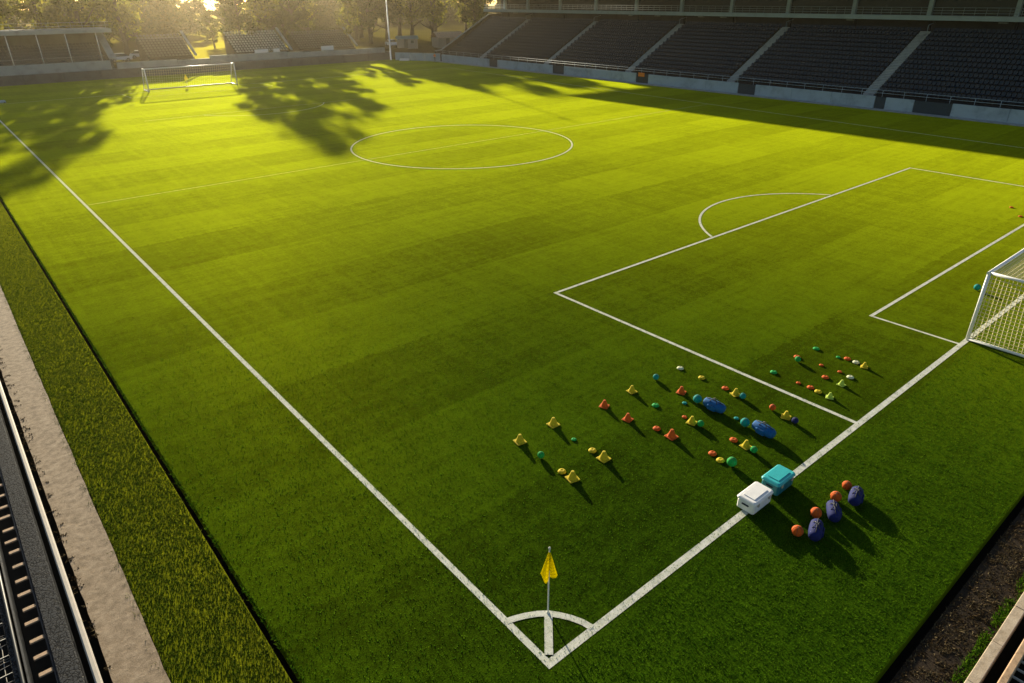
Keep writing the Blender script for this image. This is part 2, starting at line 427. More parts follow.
def goal(x, y, w, h, dt, db, dirn, label, cell, r=.06, nr=.012, sag=.12):
    t = thing('football_goal', label, 'goal', (x, y, 0))
    D = lambda d: dirn*d
    for px in (0, w):
        MB().tube([(px,0,0),(px,0,h)], r, 12).build('post', M['post'], t)
        MB().tube([(px,D(.0),r*.8),(px,D(db),r*.8)], r*.8, 10).build('ground_bar', M['post'], t)
        MB().tube([(px,0,h),(px,D(dt),h-.03)], r*.8, 10).build('top_bar', M['post'], t)
        MB().tube([(px,D(dt),h-.03),(px,D(db),r)], r*.7, 10).build('rear_stay', M['post'], t)
    MB().tube([(-r,0,h),(w+r,0,h)], r, 12).build('crossbar', M['post'], t)
    MB().tube([(0,D(db),r*.8),(w,D(db),r*.8)], r*.8, 10).build('rear_ground_bar', M['post'], t)
    mb = MB()
    nx = int(w/cell); nz = int(h/cell); nd = max(2, int(db/cell)); ndt = max(2, int(dt/cell))
    net_panel(mb, (0,D(db),.05), (w,D(db),.05), (w,D(dt),h-.05), (0,D(dt),h-.05), nx, nz, nr, sag)
    net_panel(mb, (0,D(dt),h-.04), (w,D(dt),h-.04), (w,0,h-.02), (0,0,h-.02), nx, ndt, nr, 0.0)
    for px in (0, w):
        net_panel(mb, (px,0,.05), (px,D(db),.05), (px,D(dt),h-.05), (px,0,h-.05), nd, nz, nr, .05)
    mb.build('net', M['net'], t)
    return t
goal(23.85, 0, 13.6, 3.0, 2.3, 2.6, -1, 'large white goal with a pale net on the near goal line', .16, .075, .014)
goal(21.1, 114.0, 13.7, 3.3, 1.2, 2.9, 1, 'white goal at the far end in front of the slate wall', .34, .085, .009, sag=.2)

# ------------------------------------------------------------------ training kit on the grass
def make_cone(col, s):
    mb = MB(); b = .20*s; c = MB()
    mb.rbox(-b, b, -b, b, 0, .035*s, .02*s)
    c.lathe([(.165*s,.03*s),(.155*s,.05*s),(.075*s,.26*s),(.055*s,.31*s),(.04*s,.315*s)], n=18)
    return [('base', mb, col), ('cone', c, col)]
def make_disc(col, s):
    return [('disc', MB().lathe([(.17*s,0),(.175*s,.012*s),(.15*s,.05*s),(.09*s,.085*s),(.045*s,.09*s),(.04*s,.07*s)], n=20), col)]
def make_ball(col, s):
    n = 12
    prof = [(max(.004, .17*s*math.sin(PI*i/n)), .17*s*(1-math.cos(PI*i/n))) for i in range(n+1)]
    mb = MB().lathe(prof, n=20)
    seam = MB()
    for ang in (0, PI/3, 2*PI/3):
        seam.tube([(.171*s*math.cos(ang)*math.sin(k*PI/12), .171*s*math.sin(ang)*math.sin(k*PI/12), .17*s-.171*s*math.cos(k*PI/12)) for k in range(-12, 13)], .004*s, 4)
    return [('shell', mb, col), ('seam', seam, 'seam')]
M['seam'] = plain('ball_seam', (.03,.035,.04), .7)
def make_bag(col, s):
    body = MB(); n = 14; rr = []
    for i, x in enumerate((-.42,-.40,-.33,-.12,.12,.33,.40,.42)):
        k = (.45,.75,.96,1.06,1.05,.95,.75,.45)[i]
        rr.append([(x*s, .20*s*k*math.cos(t*2*PI/n), .19*s + .185*s*k*max(-1, math.sin(t*2*PI/n))*(1.0 if math.sin(t*2*PI/n) > 0 else .98)) for t in range(n)])
    body.rings(rr, smooth=True)
    handle = MB()
    for sy in (-1, 1):
        handle.tube([(-.15*s, sy*.12*s, .34*s), (-.10*s, sy*.06*s, .43*s), (0, sy*.03*s, .47*s), (.10*s, sy*.06*s, .43*s), (.15*s, sy*.12*s, .34*s)], .014*s, 6)
    zp = MB().tube([(-.36*s,0,.375*s),(-.15*s,0,.392*s),(.15*s,0,.392*s),(.36*s,0,.375*s)], .012*s, 6)
    pk = MB().rbox(-.17*s,.17*s,-.245*s,-.16*s,.07*s,.27*s,.03*s)
    return [('body', body, col), ('handle', handle, 'seam'), ('zip', zp, 'seam'), ('side_pocket', pk, col)]
MAKE = dict(cone=make_cone, disc=make_disc, ball=make_ball, bag=make_bag)
NAME = dict(cone='training_cone', disc='marker_disc', ball='training_ball', bag='kit_bag')
CATS = dict(cone='training cone', disc='marker disc', ball='ball', bag='kit bag')
GRP = dict(cone='cones set out on the training grid', disc='marker discs on the grass', ball='training balls on the grass', bag='kit bags on the grass')
SIZE = dict(b=.9, m=.8, s=.66, f=.55)
KIT = [
    ('cone','yellow',4.87,6.66,'b','yellow cone at the outer corner of the grid, closest to the corner flag side'),
    ('cone','yellow',6.37,6.67,'b','yellow cone second along the outer row of the grid, with only grass around it'),
    ('ball','green',4.81,5.58,'s','lone green ball between two yellow cones at the left end of the grid'),
    ('disc','green',6.29,5.60,'f','faint green disc just beyond the lone green ball'),
    ('disc','yellow',6.31,4.78,'s','yellow disc lying just above a big yellow cone, right of the faint green disc'),
    ('cone','yellow',6.28,4.26,'b','big yellow cone with a dark shadow, between the yellow disc and the open grass'),
    ('disc','yellow',4.83,4.64,'s','yellow disc beside the yellow cone lowest at the left of the grid'),
    ('cone','yellow',4.84,4.19,'b','yellow cone closest to the corner flag, lowest in the photo'),
    ('cone','orange',8.53,6.34,'m','orange cone highest of the three left of the blue bags'),
    ('cone','orange',8.52,5.24,'m','orange cone between another orange cone and a small orange disc'),
    ('cone','yellow',10.03,6.37,'m','yellow cone on the outer row, between an orange cone and a teal ball'),
    ('ball','teal',11.38,6.36,'s','small teal ball on the outer row next to a yellow cone'),
    ('disc','green',9.94,5.19,'s','green disc between the teal ball and the orange cones'),
    ('disc','orange',8.84,4.24,'s','orange disc just above the brightest orange cone'),
    ('cone','orange',8.85,3.63,'b','brightest and largest orange cone, low in the grid'),
    ('disc','white',12.77,6.29,'s','whitish disc on the outer row nearest the penalty area line'),
    ('disc','yellow',12.79,5.30,'s','dull yellow disc beside the penalty area line, below the whitish disc'),
    ('cone','orange',11.35,5.15,'m','orange cone beyond the upper blue bag'),
    ('disc','orange',12.81,4.27,'s','orange disc above a yellow cone with a teal ball'),
    ('cone','yellow',12.73,3.78,'m','yellow cone touching a teal ball, right of the upper blue bag'),
    ('ball','teal',12.67,3.46,'s','teal ball in front of a yellow cone right of the upper blue bag'),
    ('disc','teal',10.85,4.62,'f','faint teal disc just left of the upper blue bag'),
    ('bag','blue',11.28,3.70,'b','blue kit bag of the upper pair, farther from the goal line'),
    ('disc','orange',10.12,4.07,'f','faint orange disc just behind a yellow cone and green ball'),
    ('cone','yellow',10.03,3.70,'m','yellow cone with a green ball in front, left of the upper blue bag'),
    ('ball','green',10.07,3.38,'s','green ball in front of a yellow cone, left of the blue bags'),
    ('disc','teal',11.40,2.86,'f','faint teal disc halfway between the two blue bags'),
    ('bag','blue',11.28,1.77,'b','blue kit bag of the lower pair, closer to the goal line'),
    ('disc','orange',10.23,2.19,'s','orange disc left of the lower blue bag'),
    ('cone','yellow',10.22,1.73,'m','yellow cone left of the lower blue bag, with a green ball'),
    ('ball','green',10.13,1.40,'s','small green ball below the lower blue bag, by a yellow cone'),
    ('disc','orange',9.09,2.20,'s','pinkish orange disc above the big green ball near the crates'),
    ('ball','green',9.01,1.46,'b','biggest green ball, beside the teal and white crates'),
    ('disc','yellow',8.98,1.83,'s','yellow disc against the biggest green ball'),
    ('ball','orange',12.81,2.36,'s','small orange ball above the yellow cone with a navy ball'),
    ('cone','yellow',12.75,1.80,'m','yellow cone touching a navy ball near the penalty area line'),
    ('ball','navy',12.64,1.42,'s','navy ball in front of a yellow cone near the penalty area line'),
    ('disc','green',15.23,3.76,'s','green disc first inside the penalty area line, on its own'),
    ('ball','green',16.73,3.62,'s','green ball inside the penalty area with an orange disc behind'),
    ('disc','orange',17.06,3.82,'s','orange disc behind the green ball inside the penalty area'),
    ('disc','green',18.30,3.68,'s','green disc farthest up inside the penalty area'),
    ('disc','orange',17.15,2.85,'f','faint orange disc midway between the green ball and the pale discs in the penalty area'),
    ('disc','green',18.28,2.74,'f','faint green disc left of the orange disc in the penalty area'),
    ('disc','orange',18.42,2.44,'s','orange disc at the far right of the penalty area group'),
    ('disc','white',18.39,2.08,'s','pale disc between an orange disc and the rightmost yellow cone'),
    ('cone','yellow',18.27,1.70,'s','rightmost yellow cone of the penalty area group, closest to the goal'),
    ('disc','orange',16.37,2.28,'s','orange disc in the middle of the penalty area group above a lime cone'),
    ('disc','orange',17.19,2.13,'f','faint orange disc just above a pale disc in the penalty area'),
    ('disc','white',17.08,1.67,'s','pale disc next to a lime cone in the penalty area'),
    ('cone','lime',16.29,1.62,'s','lime cone in the middle of the penalty area group by a pale disc'),
    ('disc','orange',15.21,2.72,'f','faint orange disc highest of the column beside the penalty area line'),
    ('disc','orange',15.24,2.26,'s','orange disc just above a yellow disc beside the penalty area line'),
    ('disc','yellow',15.17,1.93,'s','yellow disc between an orange disc and the lime cone by the penalty line'),
    ('cone','lime',15.11,1.46,'s','lime cone nearest the meeting of penalty area line and goal line'),
    ('ball','orange',7.75,-1.42,'b','orange ball beside the navy bag closest to the corner flag'),
    ('bag','navy',8.15,-1.72,'b','navy kit bag behind the goal line, closest to the corner flag'),
    ('ball','orange',8.80,-1.38,'b','orange ball beside the middle navy bag'),
    ('bag','navy',9.22,-1.66,'b','middle navy kit bag of three behind the goal line'),
    ('ball','orange',9.88,-1.40,'b','orange ball left of the navy bag farthest from the corner flag'),
    ('bag','navy',10.32,-1.76,'b','navy kit bag farthest from the corner flag, with two orange balls'),
    ('ball','orange',10.62,-1.36,'m','smaller orange ball behind the farthest navy bag'),
    ('ball','teal',30.02,1.73,'b','teal ball alone on the grass in front of the near goal'),
    ('ball','teal',11.22,4.36,'b','teal ball at the far end of the upper blue bag'),
    ('ball','teal',11.20,2.42,'b','teal ball at the far end of the lower blue bag'),
    ('disc','orange',47.53,5.50,'s','small orange disc farthest out beyond the near goal area'),
    ('disc','orange',45.59,4.41,'s','small orange disc just outside the goal area front line'),
]
protos = {}
for kind, col, x, y, s, lab in KIT:
    key = (kind, col)
    if key not in protos:
        t = thing(NAME[kind], lab, CATS[kind], (x, y, .008), 0, GRP[kind])
        for nm, mb, c in MAKE[kind](col, 1.0): mb.build(nm, M[c], t)
        protos[key] = t
    else:
        t = copy_tree(protos[key]); t['label'] = lab
    t.location = (x, y, .012 if kind != 'bag' else .01)
    k = SIZE[s]*{'cone': 1.0, 'disc': 1.15, 'ball': 1.0, 'bag': 1.0}[kind]
    if kind == 'disc' and s == 'f': k *= .8
    if kind == 'bag': k = .95 if col == 'blue' else .85
    t.scale = (k, k, k)
    t.rotation_euler = (0, 0, (rnd.uniform(-.4, .4) if kind != 'bag' else (math.radians(-92) if col == 'blue' else math.radians(25))+rnd.uniform(-.15,.15)))

def crate(x, y, w, d, h, lid, body, label):
    t = thing('equipment_crate', label, 'crate', (x, y, 0), 0, 'lidded crates on the goal line')
    MB().rbox(-w/2+.03, w/2-.03, -d/2+.03, d/2-.03, .02, h-.10, .04).build('body', body, t)
    l = MB().rbox(-w/2, w/2, -d/2, d/2, h-.11, h, .05).build('lid', lid, t)
    MB().box(-w/2+.16, w/2-.16, -d/2+.13, d/2-.13, h+.001, h+.018).build('panel', lid, l)
    for sx in (-1, 1):
        MB().rbox(sx*(w/2-.01)-.03, sx*(w/2-.01)+.03, -.11, .11, h*.55, h*.62, .015).build('handle', M['seam'], t)
    for sx in (-.28, .28):
        MB().rbox(sx*w-.035, sx*w+.035, -d/2-.012, -d/2+.03, h-.19, h-.07, .01).build('latch', M['metal'], t)
    for a in (-.3, 0, .3): MB().box(a*w-.012, a*w+.012, -d/2+.018, -d/2+.04, .06, h-.2).build('rib', body, t)
    return t
crate(7.97, .03, .98, .60, .44, M['white_lid'], M['white_lid'], 'white lidded crate on the goal line')
crate(9.18, .03, .94, .60, .46, M['aqua'], M['aqua_shaded'], 'turquoise lidded crate on the goal line')

# ------------------------------------------------------------------ near barriers at the lower left
t = thing('padded_barrier', 'low barrier with a bright metal rail and wrinkled black padding beside the stone path', 'barrier', (-7.58, 0, 0), math.radians(.35))
MB().rings([[(-.06,y,.27),(.06,y,.27),(.065,y,.33),(.03,y,.365),(-.035,y,.365),(-.065,y,.33)] for y in (-14, 60)]).build('rail', M['metal'], t)
mb = MB()
for y in np.arange(-13, 60, 3.0): mb.tube([(0, y, -.4), (0, y, .34)], .03, 8)
tag(mb.build('rail_supports', M['steel'], t))
MB().rings([[(-.22, y, -.35), (-.22, y, .24), (-.25, y, .27), (-.42, y, .275), (-.62, y, .27), (-.65, y, .24), (-.65, y, -.35)] for y in (-14, 60)]).build('padding', M['rubber'], t)
t = thing('slatted_bench', 'dark bench frame with short timber slats behind the black padding', 'bench', (-8.42, 0, 0), math.radians(.3))
MB().box(-.30, -.26, -14, 40, -.4, .30).build('side_rail', M['steel'], t)
MB().box(.155, .175, -14, 40, -.4, .22).build('side_rail', M['steel'], t)
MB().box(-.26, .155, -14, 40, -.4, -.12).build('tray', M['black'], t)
for i in range(75):
    y = -9 + i*.58 + rnd.uniform(-.06, .06)
    wob = rnd.uniform(-.02, .02)
    MB().rbox(-.13 + wob, .15, y-.06, y+.06, .16, .20, .012).build('slat', M['timber'], t)
t = thing('wire_cage', 'black steel cage with wire mesh and cross bars at the edge of the photo', 'cage', (-8.78, 0, 0), math.radians(.3))
MB().tube([(0, -14, .42), (0, 30, .42)], .035, 8).build('top_bar', M['steel'], t)
MB().box(-.14, -.04, -14, 30, -.4, .36).build('side_panel', M['rubber'], t)
for i in range(70):
    y = -9 + i*.55
    MB().tube([(-1.2, y, .38), (-.14, y, .36)], .022, 6).build('cross_bar', M['steel'], t)
mb = MB()
for i in range(150):
    y = -9 + i*.2
    mb.tube([(-1.15, y, .30), (-.15, y + rnd.uniform(-.25, .25), .32)], .008, 4)
for x in (-.28, -.42, -.56, -.7, -.84, -.98):
    mb.tube([(x + rnd.uniform(-.04,.04), -9 + k*.6, .31 + rnd.uniform(-.02, .02)) for k in range(52)], .008, 4)
mb.build('wire_mesh', M['metal'], t)
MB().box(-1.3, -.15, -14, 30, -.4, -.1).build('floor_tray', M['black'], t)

# ------------------------------------------------------------------ kerb, beam and grating at the lower right
t = thing('concrete_kerb', 'pale concrete kerb along the dark soil strip', 'kerb', (0, -6.0, 0))
for i in range(48):
    x = -4 + i*1.5
    MB().rbox(x+.004, x+1.496, -.22, 0, -.4, .02 + rnd.uniform(-.004, .004), .012).build('kerb_stone', M['kerb'], t)
t = thing('steel_grating', 'dark steel grating framed by a timber beam beyond the concrete kerb', 'grating', (0, -6.45, 0))
MB().rbox(-4, 68, -.15, 0, -.4, .06, .02).build('beam', M['timber'], t)
for i in range(95):
    x = 4 + i*.28
    MB().box(x, x+.025, -1.6, -.15, -.06, -.01).build('bar', M['metal'], t)
mb = MB()
for y in (-.4, -.75, -1.1, -1.45): mb.box(4, 34, y-.02, y+.02, -.12, -.062)
mb.build('cross_rail', M['steel'], t)

# ------------------------------------------------------------------ main grandstand along the far touchline
SX0, RD, RH, NR, Z0 = 87.3, .96, .50, 14, 1.35
SY0, SY1 = -12.0, 129.6
AIS = [115.4, 95.2, 74.6, 54.4, 33.9, 13.6]
st = thing('grandstand', 'large grandstand with rows of navy seats and pale aisle stairs along the far touchline', 'grandstand', (0, 0, 0))
prof = [(85.35, -.4), (85.35, Z0-.35), (SX0, Z0-.35)]
for r in range(NR): prof += [(SX0+RD*r, Z0+RH*r), (SX0+RD*(r+1), Z0+RH*r)]
xb = SX0+RD*NR; zb = Z0+RH*(NR-1)
prof += [(xb, zb+.001), (104.5, zb), (104.5, -.4)]
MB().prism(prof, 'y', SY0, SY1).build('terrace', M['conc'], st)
for a in AIS:
    mb = MB()
    for r in range(NR):
        x = SX0 + RD*r; z = Z0+RH*r
        for q in range(3): mb.box(x-.01+RD*q/3, x-.012+RD*(q+1)/3, a-.68, a+.68, z-.2, z+.02+RH*(q+.3)/3)
    mb.build('aisle_stairs', M['stair'], st)
    MB().tube([(xb-1.6, a-.7, zb-.4), (xb-1.6, a-.7, zb+1.2), (xb+.3, a-.7, zb+1.5)], .04, 6).build('aisle_rail', M['panel'], st)
    MB().rbox(85.36, SX0, a-1.1, a+1.1, Z0-.36, Z0-.30, .01).build('aisle_landing', M['stair'], st)
# sloping end parapet with coping
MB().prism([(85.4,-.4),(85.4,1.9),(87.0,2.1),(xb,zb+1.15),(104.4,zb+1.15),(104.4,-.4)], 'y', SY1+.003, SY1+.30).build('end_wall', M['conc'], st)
MB().prism([(85.3,1.903),(85.3,2.05),(87.0,2.25),(xb,zb+1.3),(104.5,zb+1.3),(104.5,zb+1.153),(xb,zb+1.153),(87.0,2.103)], 'y', SY1-.06, SY1+.36).build('end_coping', M['stair'], st)
# front walkway rail
mb = MB()
for y in np.arange(SY0+2, SY1, 2.6): mb.tube([(86.0, y, Z0-.35), (86.0, y, Z0+.75)], .03, 6)
for z in (.4, .75): mb.tube([(86.0, SY0+2, Z0+z), (86.0, SY1-1, Z0+z)], .028, 6)
mb.build('walkway_rail', M['panel'], st)
# concourse, upper deck, windows
MB().box(104.5, 104.9, SY0, SY1+.3, -.4, 16.2).build('back_wall', M['dwall'], st)
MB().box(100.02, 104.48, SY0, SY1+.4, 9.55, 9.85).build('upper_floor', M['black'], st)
MB().rbox(99.55, 100.0, SY0, SY1+.6, 9.62, 10.22, .03).build('fascia_beam', M['fascia'], st)
MB().box(100.6, 100.7, SY0, SY1-6.5, 10.25, 13.6).build('window_band', M['glass'], st)
MB().box(99.9, 104.4, SY0, SY1-6, 13.65, 14.1).build('upper_beam', M['fascia'], st)
yy = []
for a0, a1 in zip([SY1-6.4] + AIS, AIS + [SY0]):
    yy += [a0] + ([(a0+a1)/2] if abs(a0-a1) > 12 else [])
for y in yy:
    MB().rbox(100.02, 100.55, y-.28, y+.28, 9.86, 13.6, .04).build('window_pier', M['fascia'], st)
    MB().rbox(101.2, 101.5, y-.16, y+.16, zb, 9.54, .03).build('column', M['conc'], st)
mb = MB()
for y in np.arange(SY0, SY1+.5, 1.3): mb.tube([(99.7, y, 10.2), (99.7, y, 11.15)], .02, 5)
for z in (10.5, 10.82, 11.15): mb.tube([(99.7, SY0, z), (99.7, SY1+.5, z)], .025, 5)
mb.build('balcony_rail', M['fascia'], st)
MB().prism([(86.0,15.95),(86.0,16.15),(105.2,16.9),(105.2,16.5)], 'y', SY0, SY1+1.0).build('roof', M['dwall'], st)
for y in (SY1-3, 108, 88, 68, 48, 28, 8):
    MB().tube([(86.2,y,15.75),(104.6,y,16.25)], .14, 6).build('roof_truss', M['steel'], st)
# small ceiling fittings glimpsed under the upper floor (unlit)
for y in (119.8, 86.2, 80.0, 70.5, 66.0, 44.5, 25.0):
    MB().rbox(100.2, 100.7, y-.5, y+.5, 9.40, 9.54, .03).build('ceiling_fitting', M['stair'], st)
# seats
def seat_mb():
    mb = MB()
    mb.rings([[(-.20,y,.40),(-.17,y,.43),(.18,y,.40),(.24,y,.46),(.31,y,.82),(.28,y,.84),(.19,y,.46),(.14,y,.365),(-.19,y,.37)] for y in (-.215,-.20,.20,.215)])
    mb.box(.12, .22, -.03, .03, 0, .38)
    return mb
pos = []
for r in range(NR):
    y = SY0 + 14
    while y < SY1-.6:
        if all(abs(y-a) > .95 for a in AIS) : pos.append((SX0+RD*r+.56, y, Z0+RH*r))
        y += .53
pos.sort(key=lambda p: (p[0]+6.9)**2 + (p[1]+7.1)**2 if p[1] > 19.5 else 1e9)
proto = seat_mb().build('seat', M['seat'], st, pos[0])
for p in pos[1:100]:
    c = proto.copy(); COL.objects.link(c); c.parent = st; c.location = p
sv = np.array([v.co for v in proto.data.vertices], np.float32); sf = [tuple(p.vertices) for p in proto.data.polygons]
mb = MB()
rest = pos[100:]
V = np.concatenate([sv + np.array(p, np.float32) for p in rest]); nS = len(sv)
me = bpy.data.meshes.new('seat_rows')
me.from_pydata(V.tolist(), [], [tuple(i + k*nS for i in f) for k in range(len(rest)) for f in sf]); me.materials.append(M['seat']); me.update()
o = bpy.data.objects.new('seat_rows', me); link(o); o.parent = st; tag(o, kind='stuff')

# perimeter wall in front of it, with dark gates
pw = thing('perimeter_wall', 'pale blue grey panel wall with dark gates in front of the large grandstand', 'wall', (0, 0, 0))
gates = [(108.6, 2.6), (89.5, 3.0), (69.6, 2.6), (50.2, 2.8), (31.3, 1.3), (25.2, 4.2)]
y = 127.0; edges = sorted([(g0-w/2, g0+w/2) for g0, w in gates], reverse=True)
segs = []
for a, b in edges:
    segs.append((b, y)); y = a
segs.append((SY0, y))
for y0, y1 in segs:
    n = max(1, round((y1-y0)/6.2)); d = (y1-y0)/n
    for i in range(n):
        MB().rbox(85.0, 85.22, y0+d*i+.012, y0+d*(i+1)-.012, -.1, 1.45 + rnd.uniform(-.02,.02), .02).build('wall_panel', M['panel'], pw)
for a, b in edges: MB().rbox(85.06, 85.16, a+.03, b-.03, .0, 1.38, .02).build('gate', M['gate'], pw)
MB().box(84.97, 85.25, SY0, 127.0, -.2, -.02).build('footing', M['stair'], pw)
o = MB().rbox(84.82, 84.90, 69.0, 70.3, 1.02, 1.62, .03)
t = thing('orange_board', 'small orange board fixed over a dark gate in the perimeter wall', 'board')
o.build('panel', M['hivis'], t); MB().box(84.901, 84.95, 69.1, 69.16, .05, 1.55).build('stake', M['seam'], t); MB().box(84.901, 84.95, 70.14, 70.2, .05, 1.55).build('stake', M['seam'], t)
# corner return wall
cwl = thing('corner_wall', 'light blue grey wall turning the corner left of the large grandstand', 'wall')
A = Vector((79.6, 137.6)); B = Vector((84.9, 127.3)); d = (B-A).normalized(); nn = Vector((-d.y, d.x))*.12
for i in range(3):
    a = A+(B-A)*(i/3+.004); b = A+(B-A)*((i+1)/3-.004)
    mb = MB(); mb.rings([[(a.x-nn.x,a.y-nn.y,z),(b.x-nn.x,b.y-nn.y,z),(b.x+nn.x,b.y+nn.y,z),(a.x+nn.x,a.y+nn.y,z)] for z in (-.3, 1.55)])
    mb.build('wall_panel', M['panel'], cwl)
mb = MB(); mb.rings([[(A.x-nn.x*1.3,A.y-nn.y*1.3,z),(B.x-nn.x*1.3,B.y-nn.y*1.3,z),(B.x+nn.x*1.3,B.y+nn.y*1.3,z),(A.x+nn.x*1.3,A.y+nn.y*1.3,z)] for z in (1.553, 1.63)])
mb.build('coping', M['lwall'], cwl)

# ------------------------------------------------------------------ far end: boundary walls, small stand, terraces
bw = thing('boundary_wall', 'long dark slate wall with a thin top rail behind the far goal', 'wall', (0, 140.0, 0))
for i in range(19):
    x = -34 + i*6
    MB().rbox(x+.01, x+5.99, 0, .25, -.3, 1.52 + rnd.uniform(-.01, .01), .02).build('wall_panel', M['dwall'], bw)
mb = MB().tube([(-34, .1, 1.66), (80, .1, 1.66)], .035, 6)
for x in np.arange(-33, 80, 3.0): mb.tube([(x, .1, 1.5), (x, .1, 1.66)], .025, 5)
mb.build('top_rail', M['lwall'], bw)
pwl = thing('retaining_wall', 'pale concrete wall standing behind the dark slate wall', 'wall', (0, 142.0, 0))
for x0, x1, h in ((23.2, 33.8, 2.45), (33.85, 40.0, 2.3), (40.05, 56.0, 2.75), (56.05, 59.5, 2.6), (59.55, 79.6, 2.45)):
    MB().rbox(x0, x1, 0, .3, -.3, h, .03).build('wall_panel', M['lwall'], pwl)

ls = thing('covered_stand', 'small covered stand with a flat pale roof and slim posts at the far end', 'grandstand', (0, 141.6, 0))
MB().rbox(-34, 22.2, 0, .3, -.3, 2.95, .04).build('front_wall', M['lwall'], ls)
prof = [(.32, -.3)]
for r in range(8): prof += [(.32+.8*r, 2.0+.42*r), (.32+.8*(r+1), 2.0+.42*r)]
prof += [(7.2, 4.94), (7.2, -.3)]
MB().prism(prof, 'x', -34, 22).build('terrace', M['conc'], ls)
for r in range(8):
    mb = MB()
    for i in range(99): 
        x = -33.5 + i*.56
        mb.rings([[(x0, .62+.8*r, 2.38+.42*r), (x0, .95+.8*r, 2.38+.42*r), (x0, 1.04+.8*r, 2.80+.42*r), (x0, .98+.8*r, 2.80+.42*r), (x0, .9+.8*r, 2.44+.42*r), (x0, .62+.8*r, 2.44+.42*r)] for x0 in (x, x+.46)])
    tag(mb.build('seat_row', M['seat'], ls), kind='stuff')
MB().rbox(-34, 23.6, -.3, 7.6, 7.55, 8.2, .05).build('roof', M['lwall'], ls)
MB().box(-34, 22, 7.21, 7.5, -.3, 7.54).build('back_wall', M['dwall'], ls)
for x in (-29.6, -24.9, -20.3, -15.6, -11.0, -6.3, -1.7, 2.9, 7.5, 11.9, 16.2, 21.0):
    MB().tube([(x, .15, 2.95), (x, .15, 7.56)], .085, 8).build('post', M['post'], ls)
mb = MB()
for x in np.arange(-33, 23, 1.8): mb.tube([(x, -.2, 8.2), (x, -.2, 9.3)], .03, 5)
for z in (8.75, 9.3): mb.tube([(-33.5, -.2, z), (23.4, -.2, z)], .035, 5)
mb.build('roof_rail', M['lwall'], ls)
mb = MB().tube([(-33.5, .15, 3.75), (21.6, .15, 3.75)], .04, 6)
mb.build('front_rail', M['lwall'], ls)
MB().prism([(.0,-.3),(.0,3.1),(6.5,7.5),(7.5,7.5),(7.5,-.3)], 'x', 22.25, 22.6).build('end_wall', M['dwall'], ls)
MB().prism([(-.1,3.12),(-.1,3.35),(6.4,7.53),(6.9,7.53)], 'x', 22.1, 23.3).build('end_coping', M['lwall'], ls)

def terrace_block(x, y, w, n, label, rise=.42, run=.7, z=2.0, side='lwall', seatmat='lwall'):
    t = thing('open_terrace', label, 'terrace', (x, y, z))
    prof = [(0, -.5)]
    for r in range(n): prof += [(run*r, .5+rise*r), (run*(r+1), .5+rise*r)]
    prof += [(run*n+.01, -.5)]
    MB().prism(prof, 'x', 0, w).build('steps', M['conc'], t)
    for r in range(n):
        mb = MB(); k = int(w/.62)
        for i in range(k):
            xx = .15 + i*(w-.3)/k
            mb.box(xx, xx+.42, run*r+.18, run*r+.5, .86+rise*r, .92+rise*r); mb.box(xx, xx+.42, run*r+.5, run*r+.55, .87+rise*r, 1.2+rise*r)
        tag(mb.build('seat_row', M[seatmat], t), kind='stuff')
    MB().prism([(-.3,.75),(-.3,1.0),(run*n,rise*n+1.3),(run*n,rise*n+1.0)], 'x', w+.02, w+.5).build('side_rail', M['lwall'], t)
    return t
terrace_block(46.5, 145.0, 11.5, 9, 'open terrace of small pale seats behind the slate wall, right of the far goal', seatmat='lwall')
terrace_block(60.8, 146.0, 13.5, 8, 'darker open terrace with a pale sloping rail, near the tall pole', seatmat='dwall')
terrace_block(29.5, 145.0, 8.5, 9, 'narrow open terrace straight behind the far goal', seatmat='dwall')

# white boards leaning at the foot of the terrace
for x, w, lab in ((49.6, 2.9, 'wide white board in front of the terrace of pale seats'), (53.6, 1.4, 'small white board in front of the terrace of pale seats'), (64.4, 3.0, 'white board in front of the darker terrace')):
    t = thing('white_board', lab, 'board', (x, 143.2, 2.0), group='white boards behind the retaining wall')
    MB().rbox(0, w, 0, .08, .45, 1.35, .02).build('panel', M['white_lid'], t)
    for sx in (.2, w-.25): MB().box(sx, sx+.06, .085, .14, 0, 1.2).build('leg', M['steel'], t)

# floodlight pole
t = thing('floodlight_mast', 'tall thin pale mast at the far corner of the pitch', 'mast', (79.0, 138.6, 0))
MB().lathe([(.28,0),(.28,.06),(.16,.1),(.09,22.0)], n=10).build('mast', M['post'], t)
MB().rbox(-.25, .25, -.15, .15, 22.0, 22.3, .05).build('lamp_head', M['lwall'], t)

# parked cars behind the wall
def car_parts(t):
    lower = [(-2.15,.35),(-2.2,.62),(-2.05,.86),(-1.1,.95),(1.35,.97),(2.05,.92),(2.18,.62),(2.12,.35)]
    def loft(prof, ws): return [[(p[0], w*(1 if i in (0,7) else 1), p[1]) for i, p in enumerate(prof)] for w in ws]
    MB().rings(loft(lower, (-.85, -.80, .80, .85))).build('body', M['carpaint'], t)
    cab = [(-1.15,.95),(-.45,1.42),(.95,1.45),(1.75,.97)]
    MB().rings([[(x, -.74+.09*(z-.95)/.5, z) for x, z in cab], [(x, .74-.09*(z-.95)/.5, z) for x, z in cab]]).build('window', M['glass'], t)
    MB().rbox(-.5, 1.0, -.66, .66, 1.43, 1.50, .04).build('roof', M['carpaint'], t)
    for x in (-1.35, 1.3):
        for y in (-.80, .80):
            w = MB().tube([(x, y-.11, .33), (x, y+.11, .33)], .33, 16).build('wheel', M['seam'], t)
            MB().tube([(x, y-.115, .33), (x, y+.115, .33)], .19, 12).build('rim', M['metal'], w)
    for y in (-.6, .6): MB().rbox(-2.2, -2.1, y-.18, y+.18, .6, .75, .02).build('headlight', M['white_lid'], t)
